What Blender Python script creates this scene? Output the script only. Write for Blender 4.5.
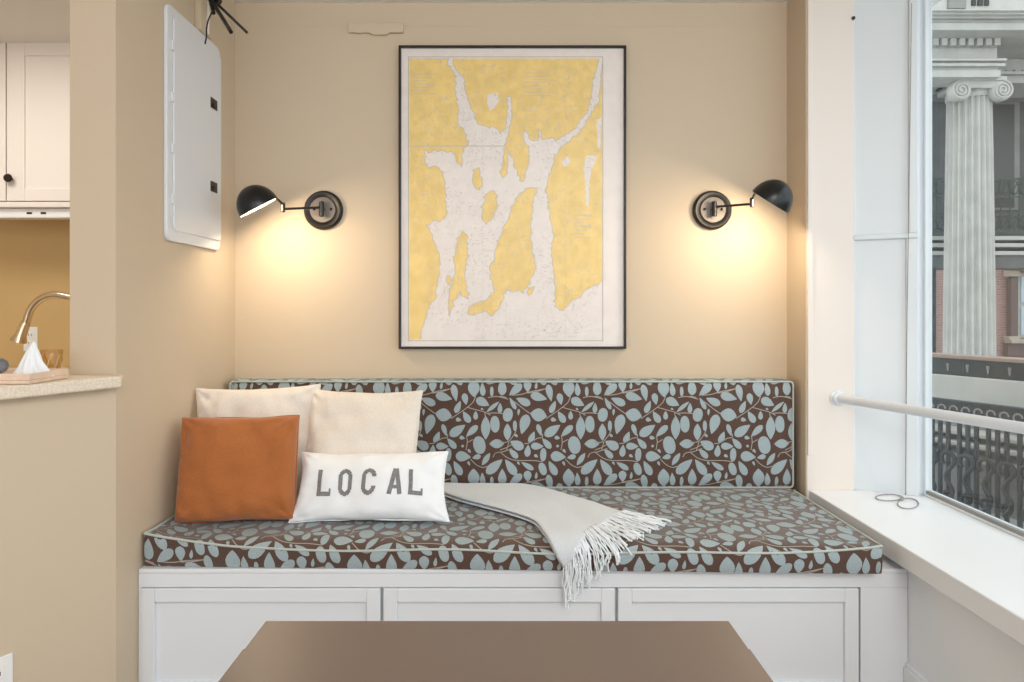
import bpy, bmesh, math, random
from mathutils import Vector, Matrix, noise
random.seed(7)
D = bpy.data
C = bpy.context.scene.collection
for o in list(D.objects): D.objects.remove(o)
PI = math.pi

# ------------------------------------------------------------------ camera
F, CX, CY, EYE = 680.0, 505.0, 307.0, 1.22      # focal length (px), vanishing point, eye height
cam = D.cameras.new('camera'); cam.sensor_width = 36.0; cam.lens = F / 1024 * 36
cam.shift_x = (512 - CX) / 1024; cam.shift_y = -(341 - CY) / 1024; cam.clip_start = .02; cam.clip_end = 200
co = D.objects.new('camera', cam); C.objects.link(co)
co.location = (0, 0, EYE); co.rotation_euler = (PI / 2, 0, 0)
sc = bpy.context.scene
sc.camera = co
sc.view_settings.view_transform = 'Standard'; sc.view_settings.look = 'None'
sc.view_settings.gamma = 1; sc.view_settings.use_curve_mapping = False
sc.view_settings.exposure = 0.08

# ------------------------------------------------------------------ world and large lights
w = D.worlds.new('overcast_sky'); sc.world = w; w.use_nodes = True
nt = w.node_tree; bg = nt.nodes['Background']
bg.inputs[0].default_value = (.93, .965, 1.0, 1); bg.inputs[1].default_value = 2.0

def area_light(name, loc, rot, sx, sy, power, col):
    l = D.lights.new(name, 'AREA'); l.shape = 'RECTANGLE'; l.size = sx; l.size_y = sy
    l.energy = power; l.color = col
    o = D.objects.new(name, l); C.objects.link(o); o.location = loc; o.rotation_euler = rot
    return o
area_light('room_fill_light', (.35, -.7, 2.40), (math.radians(26), math.radians(20), 0), 2.0, 1.4, 68, (1, .97, .94))  # added fill light behind the camera, tilted to brighten the left wall
area_light('kitchen_ceiling_light', (-2.2, 2.2, 2.43), (0, 0, 0), .6, .6, 16, (1, .96, .88))

# ------------------------------------------------------------------ helpers
def srgb(r, g, b):
    f = lambda c: (c / 255 / 12.92) if c / 255 <= .04045 else ((c / 255 + .055) / 1.055) ** 2.4
    return (f(r), f(g), f(b), 1)

MATS = {}
def mat(name, col, rough=.6, metal=0, bump=0, bscale=60, var=0, vscale=8, emit=None, estr=0, sheen=0, stretch=(1, 1, 1), spec=.5):
    m = D.materials.new(name); m.use_nodes = True
    n = m.node_tree.nodes; l = m.node_tree.links; b = n['Principled BSDF']
    b.inputs['Base Color'].default_value = srgb(*col)
    b.inputs['Roughness'].default_value = rough; b.inputs['Metallic'].default_value = metal
    b.inputs['Specular IOR Level'].default_value = spec
    if sheen: b.inputs['Sheen Weight'].default_value = sheen
    tc = n.new('ShaderNodeTexCoord'); mp = n.new('ShaderNodeMapping'); mp.inputs['Scale'].default_value = stretch
    l.new(tc.outputs['Object'], mp.inputs[0])
    if var:
        t = n.new('ShaderNodeTexNoise'); t.inputs['Scale'].default_value = vscale; t.inputs['Detail'].default_value = 3
        l.new(mp.outputs[0], t.inputs['Vector'])
        r = n.new('ShaderNodeValToRGB')
        a = [max(0, c - var) for c in col]; z = [min(255, c + var) for c in col]
        r.color_ramp.elements[0].position = .35; r.color_ramp.elements[1].position = .65
        r.color_ramp.elements[0].color = srgb(*a); r.color_ramp.elements[1].color = srgb(*z)
        l.new(t.outputs['Fac'], r.inputs[0]); l.new(r.outputs[0], b.inputs['Base Color'])
    if bump:
        t = n.new('ShaderNodeTexNoise'); t.inputs['Scale'].default_value = bscale; t.inputs['Detail'].default_value = 4
        l.new(mp.outputs[0], t.inputs['Vector'])
        u = n.new('ShaderNodeBump'); u.inputs['Strength'].default_value = bump; u.inputs['Distance'].default_value = .004
        l.new(t.outputs['Fac'], u.inputs['Height']); l.new(u.outputs[0], b.inputs['Normal'])
    if emit:
        b.inputs['Emission Color'].default_value = srgb(*emit); b.inputs['Emission Strength'].default_value = estr
    MATS[name] = m
    return m

M_wall = mat('beige_wall_paint', (205, 187, 163), .75, bump=.12, bscale=45)
M_ochre = mat('ochre_kitchen_paint', (205, 172, 118), .6, bump=.1, bscale=45)
M_white = mat('white_gloss_paint', (238, 241, 244), .38, bump=.06, bscale=30)
M_white_warm = mat('cream_white_paint', (232, 222, 213), .5, bump=.1, bscale=25)
M_window = mat('window_white_paint', (222, 228, 232), .4, bump=.06, bscale=30)
M_ceil = mat('ceiling_paint', (232, 230, 225), .8)
M_floor = mat('oak_floor', (140, 122, 102), .4, var=10, vscale=6, stretch=(1, 12, 1))
M_metal_panel = mat('panel_enamel', (222, 225, 230), .38, bump=.04, bscale=40)
M_black = mat('black_metal', (14, 13, 13), .3, bump=.02)
M_bronze = mat('bronze_black', (20, 14, 12), .4)
M_nickel = mat('brushed_nickel', (120, 112, 106), .5, metal=.5)
M_shade_in = mat('shade_inside_white', (240, 236, 228), .4)
M_bulb = mat('bulb_glow', (255, 240, 210), .4, emit=(255, 226, 170), estr=25)
M_brown = mat('brown_upholstery', (82, 58, 47), .85, var=5, vscale=300, bump=.25, bscale=600, sheen=.35)
M_leaf = mat('blue_grey_leaf_weave', (158, 172, 176), .8, var=6, vscale=260, bump=.25, bscale=600)
M_pipe = mat('piping_cord', (182, 190, 184), .75)
M_stem = mat('stem_weave', (166, 158, 148), .8)
M_cream = mat('cream_linen', (230, 220, 208), .9, var=5, vscale=220, bump=.35, bscale=420, sheen=.2)
M_rust = mat('rust_velvet', (170, 98, 42), .8, var=3, vscale=200, bump=.5, bscale=260, sheen=.25)
M_cotton = mat('white_cotton', (240, 242, 244), .9, bump=.3, bscale=300)
M_print = mat('grey_print', (128, 126, 126), .9, var=10, vscale=150)
M_throw = mat('pale_grey_wool', (214, 219, 224), .95, bump=.45, bscale=500, sheen=.3, var=4, vscale=200)
M_fringe = mat('white_wool_fringe', (236, 240, 244), .95, sheen=.3)
M_cab = mat('bench_white_paint', (225, 228, 232), .42, bump=.05, bscale=25)
M_table = mat('taupe_laminate', (110, 95, 86), .34, bump=.02, bscale=200)
M_tedge = mat('pale_edge_band', (205, 198, 188), .5)
M_paper = mat('chart_paper', (238, 228, 222), .55, var=3, vscale=30)
M_land = mat('chart_yellow', (243, 210, 126), .55, var=6, vscale=30)
M_ink = mat('chart_ink', (150, 140, 125), .6)
M_inkpale = mat('chart_pale_ink', (203, 193, 180), .6)
M_stone = mat('speckled_stone', (224, 210, 190), .3, var=9, vscale=190)
M_brass = mat('warm_brushed_metal', (232, 214, 184), .25, metal=1)
M_knob = mat('dark_knob', (35, 22, 18), .3)
M_tray = mat('pale_pink_wood', (225, 198, 175), .5, var=6, vscale=30)
M_pebble = mat('grey_pebble', (120, 122, 125), .4, var=20, vscale=60)
M_plastic = mat('white_plastic', (238, 238, 236), .35)
M_cord = mat('grey_cord', (150, 148, 145), .7)
M_railpaint = mat('white_rail_enamel', (216, 221, 227), .28)
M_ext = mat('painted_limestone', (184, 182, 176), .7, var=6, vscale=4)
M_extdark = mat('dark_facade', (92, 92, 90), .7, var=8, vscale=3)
M_extmid = mat('grey_facade', (138, 137, 133), .7, var=6, vscale=3)
M_iron = mat('weathered_iron', (32, 35, 35), .5, var=8, vscale=30)
M_irongreen = mat('green_iron', (60, 74, 68), .6, var=10, vscale=20)
M_ground = mat('pavement', (130, 130, 128), .9, var=8, vscale=5)
M_shutter = mat('brown_shutter', (110, 88, 80), .6)
M_sand = mat('sandstone', (185, 170, 154), .7)
M_extwin = mat('far_window_pane', (190, 205, 212), .15)
M_darkpane = mat('dark_window_pane', (60, 62, 62), .4)
M_walnut = mat('brownstone_coping', (150, 128, 116), .7, var=5, vscale=20)

def brick():
    m = D.materials.new('pink_brick'); m.use_nodes = True
    n = m.node_tree.nodes; l = m.node_tree.links; b = n['Principled BSDF']
    tc = n.new('ShaderNodeTexCoord'); mp = n.new('ShaderNodeMapping'); mp.inputs['Rotation'].default_value = (PI / 2, 0, 0)
    t = n.new('ShaderNodeTexBrick'); t.inputs['Color1'].default_value = srgb(176, 136, 126); t.inputs['Color2'].default_value = srgb(162, 124, 114)
    t.inputs['Mortar'].default_value = srgb(180, 160, 150); t.inputs['Scale'].default_value = 1
    t.inputs['Brick Width'].default_value = .22; t.inputs['Row Height'].default_value = .075; t.inputs['Mortar Size'].default_value = .01
    l.new(tc.outputs['Object'], mp.inputs[0]); l.new(mp.outputs[0], t.inputs['Vector']); l.new(t.outputs['Color'], b.inputs['Base Color'])
    b.inputs['Roughness'].default_value = .8
    return m
M_brick = brick()

def glassmat(name, tint=(.93, .96, .96), rough=.02, amount=.96):
    m = D.materials.new(name); m.use_nodes = True
    n = m.node_tree.nodes; l = m.node_tree.links; n.clear()
    o = n.new('ShaderNodeOutputMaterial'); mix = n.new('ShaderNodeMixShader'); lw_ = n.new('ShaderNodeLayerWeight'); lw_.inputs[0].default_value = .5
    pw_ = n.new('ShaderNodeMath'); pw_.operation = 'POWER'; pw_.inputs[1].default_value = 5
    fr = n.new('ShaderNodeMath'); fr.operation = 'MULTIPLY_ADD'; fr.inputs[1].default_value = amount * .9; fr.inputs[2].default_value = .04 * amount
    l.new(lw_.outputs['Facing'], pw_.inputs[0]); l.new(pw_.outputs[0], fr.inputs[0])
    t = n.new('ShaderNodeBsdfTransparent'); t.inputs[0].default_value = (*tint, 1)
    g = n.new('ShaderNodeBsdfGlossy'); g.inputs['Roughness'].default_value = rough
    l.new(fr.outputs[0], mix.inputs[0]); l.new(t.outputs[0], mix.inputs[1]); l.new(g.outputs[0], mix.inputs[2]); l.new(mix.outputs[0], o.inputs[0])
    return m
M_glass = glassmat('window_glass'); M_amber = glassmat('amber_glass', (.95, .88, .72))

def P(px, py, Y):
    return Vector(((px - CX) / F * Y, Y, EYE - (py - CY) / F * Y))
def onz(px, py, z):          # point of a horizontal plane z seen at a photo position (used for measuring)
    Y = (EYE - z) * F / (py - CY)
    return Vector(((px - CX) / F * Y, Y, z))

ORG = {}
class MB:
    def __init__(s): s.v = []; s.f = []; s.mi = []; s.cur = 0
    def add(s, vs, fs):
        b = len(s.v); s.v += [Vector(p) for p in vs]
        for f in fs: s.f.append([b + i for i in f]); s.mi.append(s.cur)
        return s
    def box(s, a, b):
        x0, y0, z0 = a; x1, y1, z1 = b
        if x0 > x1: x0, x1 = x1, x0
        if y0 > y1: y0, y1 = y1, y0
        if z0 > z1: z0, z1 = z1, z0
        return s.add([(x0, y0, z0), (x1, y0, z0), (x1, y1, z0), (x0, y1, z0), (x0, y0, z1), (x1, y0, z1), (x1, y1, z1), (x0, y1, z1)],
                     [(0, 3, 2, 1), (4, 5, 6, 7), (0, 1, 5, 4), (1, 2, 6, 5), (2, 3, 7, 6), (3, 0, 4, 7)])
    def prism(s, poly, z0, z1):
        n = len(poly)
        return s.add([(x, y, z0) for x, y in poly] + [(x, y, z1) for x, y in poly],
                     [tuple(range(n - 1, -1, -1)), tuple(range(n, 2 * n))] + [(i, (i + 1) % n, n + (i + 1) % n, n + i) for i in range(n)])
    def prism_y(s, poly, y0, y1):     # polygon in x,z pushed along y
        n = len(poly)
        return s.add([(x, y0, z) for x, z in poly] + [(x, y1, z) for x, z in poly],
                     [tuple(range(n)), tuple(range(2 * n - 1, n - 1, -1))] + [(i, n + i, n + (i + 1) % n, (i + 1) % n) for i in range(n)])
    def tube(s, pts, r, seg=10, cap=True, closed=False):
        pts = [Vector(p) for p in pts]; n = len(pts)
        rs = r if isinstance(r, (list, tuple)) else [r] * n
        T = []
        for i in range(n):
            if closed: t = pts[(i + 1) % n] - pts[(i - 1) % n]
            else: t = pts[min(i + 1, n - 1)] - pts[max(i - 1, 0)]
            T.append(t.normalized())
        up = Vector((0, 0, 1)) if abs(T[0].z) < .9 else Vector((1, 0, 0))
        nn = T[0].cross(up).normalized(); rings = []
        for i in range(n):
            nn = (nn - T[i] * nn.dot(T[i])).normalized(); bb = T[i].cross(nn)
            rings.append([pts[i] + (nn * math.cos(2 * PI * k / seg) + bb * math.sin(2 * PI * k / seg)) * rs[i] for k in range(seg)])
        vs = [p for rg in rings for p in rg]; fs = []
        for i in range(n if closed else n - 1):
            j = (i + 1) % n
            for k in range(seg): fs.append((i * seg + k, i * seg + (k + 1) % seg, j * seg + (k + 1) % seg, j * seg + k))
        if cap and not closed: fs += [tuple(range(seg - 1, -1, -1)), tuple(range((n - 1) * seg, n * seg))]
        return s.add(vs, fs)
    def lathe(s, prof, origin, axis, seg=32):    # prof: (radius, distance along axis)
        o = Vector(origin); a = Vector(axis).normalized()
        up = Vector((0, 0, 1)) if abs(a.z) < .9 else Vector((1, 0, 0))
        u = a.cross(up).normalized(); v = a.cross(u); n = len(prof); vs = []
        for r, h in prof:
            for k in range(seg): vs.append(o + a * h + (u * math.cos(2 * PI * k / seg) + v * math.sin(2 * PI * k / seg)) * max(r, 1e-5))
        fs = [(i * seg + k, i * seg + (k + 1) % seg, (i + 1) * seg + (k + 1) % seg, (i + 1) * seg + k) for i in range(n - 1) for k in range(seg)]
        fs += [tuple(range(seg - 1, -1, -1)), tuple(range((n - 1) * seg, n * seg))]
        return s.add(vs, fs)
    def grid(s, fn, nu, nv, flip=False):
        vs = [fn(i / nu, j / nv) for j in range(nv + 1) for i in range(nu + 1)]; fs = []
        for j in range(nv):
            for i in range(nu):
                a = j * (nu + 1) + i; q = (a, a + 1, a + nu + 2, a + nu + 1)
                fs.append(q[::-1] if flip else q)
        return s.add(vs, fs)
    def build(s, name, mats, parent=None, smooth=False, bevel=0, kind=None, label=None, local=False, merge=False, bseg=2):
        o0 = ORG.get(parent.name, Vector()) if (parent and not local) else Vector()
        me = D.meshes.new(name); me.from_pydata([tuple(p - o0) for p in s.v], [], s.f)
        if not isinstance(mats, (list, tuple)): mats = [mats]
        for m in mats: me.materials.append(m)
        for p, k in zip(me.polygons, s.mi): p.material_index = k
        b = bmesh.new(); b.from_mesh(me)
        if merge: bmesh.ops.remove_doubles(b, verts=b.verts, dist=1e-5)
        if not smooth or merge: bmesh.ops.recalc_face_normals(b, faces=b.faces)
        b.to_mesh(me); b.free()
        if smooth:
            for p in me.polygons: p.use_smooth = True
            if smooth != 'all' and hasattr(me, 'set_sharp_from_angle'): me.set_sharp_from_angle(angle=math.radians(40))
        o = D.objects.new(name, me); C.objects.link(o)
        if parent: o.parent = parent; ORG[o.name] = Vector() if local else o0
        if bevel:
            m = o.modifiers.new('bevel', 'BEVEL'); m.width = bevel; m.segments = bseg; m.limit_method = 'ANGLE'; m.angle_limit = math.radians(40)
        if kind: o['kind'] = kind
        if label: o['label'] = label
        return o

def thing(name, label, cat, loc, group=None, rot=(0, 0, 0)):
    o = D.objects.new(name, None); C.objects.link(o); o.empty_display_size = .05
    o.location = loc; o.rotation_euler = rot; ORG[o.name] = Vector(loc)
    return tag(o, label, cat, group)
def tag(o, label, cat, group=None):
    o['label'] = label; o['category'] = cat
    if group: o['group'] = group
    return o
def S(name, mb, m, **k): return mb.build(name, m, kind='structure', **k)
def sphere(mb, c, r, seg=16, sz=1.0):
    prof = [(r * math.sin(PI * i / 10), -r * sz * math.cos(PI * i / 10)) for i in range(11)]
    return mb.lathe(prof, c, (0, 0, 1), seg)
def smooth_path(pts, n=8):
    pts = [Vector(p) for p in pts]; out = []
    for i in range(len(pts) - 1):
        p0 = pts[max(i - 1, 0)]; p1 = pts[i]; p2 = pts[i + 1]; p3 = pts[min(i + 2, len(pts) - 1)]
        for k in range(n):
            t = k / n
            out.append(.5 * ((2 * p1) + (-p0 + p2) * t + (2 * p0 - 5 * p1 + 4 * p2 - p3) * t * t + (-p0 + 3 * p1 - 3 * p2 + p3) * t ** 3))
    out.append(pts[-1]); return out

# ------------------------------------------------------------------ measures (metres)
YB = 2.744           # far wall
XL = -1.089          # left wall
XR = 1.138           # right corner of the far wall
YJ = 1.903           # end of the pass-through
YC = 2.57            # face of the column
ZC = 2.448           # ceiling
YF = 2.017           # bench front
ZS = .528            # sill top
XG = 1.548           # window glass
ZT = .521            # seat top

# ------------------------------------------------------------------ room shell
S('floor', MB().box((-3.6, -2.6, -.05), (1.32, 3.7, 0)), M_floor)
S('ceiling', MB().box((-3.6, -2.6, ZC), (1.75, 3.7, ZC + .08)), M_ceil)
S('wall_back', MB().box((-1.218, YB, 0), (1.545, YB + .12, ZC)), M_wall)
S('wall_left', MB().box((-1.218, YJ, 0), (XL, YB, ZC)), M_wall)
dx, dy = -.55, -1.0                                        # splayed half-height wall under the pass-through
a = Vector((XL, YJ)); bvec = a + Vector((dx, dy)) * 1.5
S('wall_left_low', MB().prism([(XL, YJ), (bvec.x, bvec.y), (bvec.x - .12, bvec.y + .06), (XL - .129, YJ)], 0, .998), M_wall)
S('wall_kitchen', MB().box((-3.6, 3.5, 0), (-1.218, 3.6, ZC)), M_ochre)
S('wall_kitchen_side', MB().box((-1.23, YB, 0), (-1.218, 3.5, ZC)), M_ochre)
S('wall_kitchen_far', MB().box((-3.6, -2.6, 0), (-3.5, 3.5, ZC)), M_wall)
# column between the alcove and the window, side face tan, front face cream
S('wall_column_side', MB().box((XR, YC + .004, 0), (XR + .05, YB, ZC)), M_wall)
S('wall_column', MB().box((XR + .003, YC, 0), (1.3225, YC + .06, ZC)).box((XR + .05, YC + .06, 0), (1.3225, YB, ZC)), M_white_warm, bevel=.003)
S('trim_1', MB().box((XR + .004, YC - .008, .66), (XR + .022, YC + .002, ZC)), M_white_warm, bevel=.002)
# splayed board beside the window
p0 = Vector((1.3225, 2.584)); p1 = Vector((1.518, 2.489))
S('trim_2', MB().prism([(p0.x, p0.y), (p1.x, p1.y), (p1.x + .012, YB), (p0.x, YB)], ZS, ZC), M_window)
d = (p1 - p0).normalized(); nrm = Vector((-d.y, d.x)) * -1
if nrm.y > 0: nrm = -nrm
def slab(t0, t1, z0, z1, off, L=(p1 - p0).length):
    q0 = p0 + d * L * t0; q1 = p0 + d * L * t1
    return [(q0.x, q0.y), (q1.x, q1.y), (q1.x + nrm.x * off, q1.y + nrm.y * off), (q0.x + nrm.x * off, q0.y + nrm.y * off)]
S('trim_3', MB().prism(slab(0, .98, 0, 0, .018), 1.472, 1.492), M_window, bevel=.005)
S('trim_4', MB().prism(slab(0, .03, 0, 0, .006), ZS, ZC).prism(slab(.80, .97, 0, 0, .010), ZS, 1.472).prism(slab(.84, .97, 0, 0, .014), 1.492, ZC), M_window, bevel=.003)
# window frame: stile, sash and pane
wf = MB()
wf.box((1.513, 2.505, ZS), (1.56, 2.56, ZC)).box((1.538, 2.49, ZS), (1.566, 2.56, ZC))
wf.box((1.535, -1.2, ZS), (1.60, 2.56, ZS + .008)).box((1.535, -1.2, ZC - .01), (1.60, 2.56, ZC)).box((1.515, -1.2, ZS), (1.60, -1.1, ZC))
wo = S('window_1', wf, M_window, bevel=.004)
MB().box((XG + .004, -1.1, ZS + .006), (XG + .010, 2.51, ZC - .008)).build('window_pane', M_glass, wo)
wg = MB().box((1.542, -1.1, ZS + .008), (1.556, 2.49, ZS + .02)).build('glazing_bead', M_cord, wo)
# sill
S('trim_5', MB().box((1.15, -1.2, ZS - .062), (1.60, 2.57, ZS)).box((1.3225, 2.5, ZS - .062), (1.53, 2.60, ZS - .0005)), M_white, bevel=.004)
# walls under and beyond the window
S('wall_right_low', MB().box((1.196, -2.6, 0), (1.32, 2.57, ZS - .062)).box((1.32, -2.6, -.6), (1.62, 2.57, ZS - .062)), M_white)
S('wall_right', MB().box((1.50, -2.6, ZS - .062), (1.75, -1.2, ZC)), M_wall)
S('baseboard_right', MB().box((1.180, -1.2, 0), (1.196, YF - .002, .155)).box((1.186, -1.2, .155), (1.196, YF - .002, .168)), M_white, bevel=.003)
# painted-over hairline rail and patch plate on the far wall
S('trim_6', MB().box((XL, YB - .0012, 2.353), (XR, YB, 2.3565)), M_wall)

# ------------------------------------------------------------------ wall patch
t = MB(); a = P(349, 24, YB); b = P(404, 34, YB)
n = 16; top = []; bot = []
for i in range(n + 1):
    x = a.x + (b.x - a.x) * i / n
    top.append((x, a.z + .006 * noise.noise(Vector((x * 25, 0, 0))))); bot.append((x, b.z + (-.008 if 6 < i < 12 else 0) + .004 * noise.noise(Vector((x * 40, 3, 0)))))
t.prism_y(top + bot[::-1], YB - .016, YB)
tag(t.build('blanking_plate', M_wall, bevel=.003), 'small beige painted-over plate on the wall above the chart', 'wall plate')

# ------------------------------------------------------------------ electrical panel
yp0, yp1 = 2.165, 2.572; zp0, zp1 = 1.4325, 2.194
root = thing('electrical_panel', 'white metal breaker panel door on the left wall', 'electrical panel', (XL, (yp0 + yp1) / 2, zp0))
def rrect(y0, y1, z0, z1, r, n=6):
    pts = []
    for cy, cz, a0 in ((y1 - r, z1 - r, 0), (y0 + r, z1 - r, PI / 2), (y0 + r, z0 + r, PI), (y1 - r, z0 + r, 1.5 * PI)):
        for k in range(n + 1): pts.append((cy + r * math.cos(a0 + PI / 2 * k / n), cz + r * math.sin(a0 + PI / 2 * k / n)))
    return pts
def plate_x(mb, poly, x0, x1):
    n = len(poly)
    mb.add([(x0, y, z) for y, z in poly] + [(x1, y, z) for y, z in poly], [tuple(range(n)), tuple(range(2 * n - 1, n - 1, -1))] + [(i, n + i, n + (i + 1) % n, (i + 1) % n) for i in range(n)])
t = MB(); plate_x(t, rrect(yp0, yp1, zp0, zp1, .028), XL, XL + .013); t.build('frame', M_metal_panel, root, bevel=.004)
t = MB(); plate_x(t, rrect(yp0 + .035, yp1 - .006, zp0 + .035, zp1 - .03, .02), XL + .013, XL + .019); t.build('door', M_metal_panel, root, bevel=.003)
for k in range(4):
    z = zp0 + .12 + k * .165
    MB().box((XL + .013, yp0 + .022, z), (XL + .021, yp0 + .034, z + .03)).build('hinge', M_metal_panel, root, bevel=.002)
for zz in (1.22 + (307 - 109) / F * 2.56, 1.22 + (307 - 190) / F * 2.56):
    l = MB().box((XL + .019, 2.470, zz - .019), (XL + .0215, 2.525, zz + .019)).build('latch', M_black, root, bevel=.002)
    MB().box((XL + .0215, 2.485, zz - .012), (XL + .025, 2.510, zz + .002)).build('latch_tab', M_bronze, l, bevel=.001)
# conduit cover going up to the ceiling
rc = thing('cable_raceway', 'beige painted cable raceway running up from the breaker panel', 'cable raceway', (XL, 2.43, zp1))
MB().box((XL, 2.385, zp1), (XL + .022, 2.48, ZC)).build('cover', M_wall, rc, bevel=.004)
MB().tube([(XL + .026, 2.43, zp1 + .0), (XL + .027, 2.436, 2.3), (XL + .026, 2.45, ZC)], .006, 8).build('wire', M_white_warm, rc, smooth=True, label='cream wire over the raceway')

# ------------------------------------------------------------------ black rod fixture
hub = P(209, -4, 2.35)
fx = thing('ceiling_fixture', 'black ceiling fixture of thin splayed rods above the panel', 'light fixture', (hub.x, hub.y, ZC))
MB().lathe([(.045, 0), (.045, .012), (.012, .02), (.010, ZC - hub.z)], (hub.x, hub.y, ZC), (0, 0, -1), 20).build('canopy', M_black, fx, smooth=True)
sphere(MB(), hub + Vector((.01, 0, -.005)), .020, sz=.8).build('hub', M_black, fx, smooth=True)
for (x, y, yy, r) in ((231, 32, 2.20, .0068), (247.5, 33, 2.40, .005), (213.5, 13, 2.28, .007), (220, 2, 2.35, .012)):
    e = P(x, y, yy); MB().tube([hub, e], r, 8).build('rod', M_black, fx, smooth=True)
MB().tube(smooth_path([P(212, 12, 2.28), P(208, 21, 2.29), P(206.5, 29, 2.3), P(206.5, 36, 2.31), P(205, 44, 2.32)]), .0028, 6).build('cord', M_black, fx, smooth=True)

# ------------------------------------------------------------------ bench cabinet
bt = EYE - .777
rb = thing('bench_cabinet', 'white built-in bench cabinet under the leaf-patterned seat cushion', 'cabinet', (0, YF, 0))
t = MB().box((XL + .001, YF + .020, .0), (1.195, 2.742, bt - .012)).build('body', M_cab, rb)
t = MB().box((XL + .001, YF - .002, bt - .014), (1.195, 2.742, bt)).build('bench_top', M_cab, rb, bevel=.004)
fr = MB(); z1 = bt - .014
ztop = EYE - (587.5 - CY) / F * YF
fr.box((XL + .001, YF, ztop), (1.195, YF + .020, z1)).box((XL + .001, YF, 0), (XL + .010, YF + .02, ztop))
fr.box((1.055, YF, 0), (1.195, YF + .02, ztop)).box((XL + .01, YF + .004, 0), (1.055, YF + .02, .06))
fr.build('face_frame', M_cab, rb, bevel=.002)
def pxX(px, Y): return (px - CX) / F * Y
for (a, b) in ((140.5, 380.2), (383.2, 615), (618, 859)):
    x0, x1 = pxX(a, YF - .004), pxX(b, YF - .004); zz0, zz1 = .065, ztop - .002; sw = .041
    dm = MB()
    dm.box((x0, YF - .004, zz0), (x0 + sw, YF + .015, zz1)).box((x1 - sw, YF - .004, zz0), (x1, YF + .015, zz1))
    dm.box((x0 + sw, YF - .004, zz1 - sw), (x1 - sw, YF + .015, zz1)).box((x0 + sw, YF - .004, zz0), (x1 - sw, YF + .015, zz0 + sw))
    dr = dm.build('door', M_cab, rb, bevel=.0025)
    MB().box((x0 + sw - .002, YF + .008, zz0 + sw - .002), (x1 - sw + .002, YF + .014, zz1 - sw + .002)).build('door_panel', M_cab, dr)

# ------------------------------------------------------------------ upholstery pattern (one repeat, measured on the fabric)
TW, TH, K = 589.0, 558.0, 1 / 1615.0
LV = [(135,42,55,115,55,'t'),(170,578,172,650,55,'t'),(222,630,228,585,20,'t'),(190,108,292,135,60,'t'),(298,45,318,148,48,'t'),
(424,565,428,680,82,'b'),(484,672,478,590,40,'t'),(538,615,538,675,25,'o'),(603,668,603,566,60,'t'),(188,168,100,128,55,'t'),
(98,198,60,124,32,'t'),(366,98,380,170,45,'t'),(312,220,345,145,42,'t'),(442,133,522,174,62,'t'),(505,215,584,150,28,'b'),
(588,220,590,157,34,'t'),(117,195,113,237,18,'t'),(42,274,55,190,68,'o'),(188,222,290,242,92,'b'),(168,230,133,352,72,'t'),
(402,280,360,210,48,'t'),(438,262,438,207,34,'t'),(560,342,555,238,64,'o'),(500,238,500,385,66,'b'),(46,286,46,392,54,'b'),
(92,267,93,333,28,'o'),(232,290,257,364,34,'t'),(278,362,374,294,66,'t'),(450,298,378,368,46,'t'),(184,408,213,335,44,'t'),
(145,440,63,395,66,'t'),(316,440,262,377,44,'t'),(450,365,472,474,84,'o'),(523,412,616,410,64,'b'),(192,425,270,428,50,'t'),
(168,492,175,417,44,'t'),(270,438,266,520,43,'o'),(110,500,55,442,42,'t'),(314,486,408,494,72,'t'),(470,487,416,500,36,'t'),
(528,468,477,545,38,'b'),(505,596,604,508,68,'t'),(100,604,32,508,60,'t'),(208,572,132,525,38,'t'),(277,606,252,529,52,'o'),
(350,606,302,518,52,'t'),(315,258,350,266,30,'t'),(338,370,372,378,28,'t'),(350,430,366,420,20,'t'),(390,445,408,468,20,'t'),
(212,480,236,494,22,'t'),(92,352,110,370,20,'t'),(390,520,402,548,18,'t'),(108,522,122,542,16,'t'),(470,192,488,200,14,'t')]
ST = [[(55,112),(130,105),(190,88),(285,70)],[(0,115),(40,125)],[(90,150),(140,190),(188,225)],[(438,115),(420,155),(380,190),(330,225),(285,255)],
[(385,185),(440,200),(495,215),(530,235)],[(515,222),(565,220),(610,225)],[(495,215),(498,250)],[(515,125),(570,118),(640,135)],[(100,330),(80,365),(45,400),(0,400)],
[(0,450),(40,435),(75,415)],[(0,462),(50,500),(110,515),(200,515),(265,522)],[(150,410),(190,405),(230,378),(262,372),(262,350)],
[(380,360),(386,400),(378,450)],[(384,405),(420,385)],[(405,505),(440,540),(480,558),(510,550)],[(545,495),(560,470),(589,462)],[(565,468),(610,460),(665,440)],[(645,400),(628,455)],[(170,655),(230,645),(290,625)]]
def leaf_mesh(mb, fn, b0, tp, wd, st, n=9, m=4):
    ax = tp - b0; L = ax.length; ax = ax / L; pe = Vector((-ax.y, ax.x)); vs = []
    for i in range(n + 1):
        t = i / n
        t = .5 - .5 * math.cos(PI * t)
        if st == 't': hw = math.sin(PI * t ** .68) ** .85
        elif st == 'b': hw = math.sin(PI * t) ** .85
        else: hw = (max(0, 1 - abs(2 * t - 1) ** 2.4)) ** .5
        for j in range(m + 1):
            q = b0 + ax * L * t + pe * wd / 2 * hw * (2 * j / m - 1)
            vs.append(q)
    fs = [(i * (m + 1) + j, i * (m + 1) + j + 1, (i + 1) * (m + 1) + j + 1, (i + 1) * (m + 1) + j) for i in range(n) for j in range(m)]
    mb.add([fn(q.x, q.y) for q in vs], fs)
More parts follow.
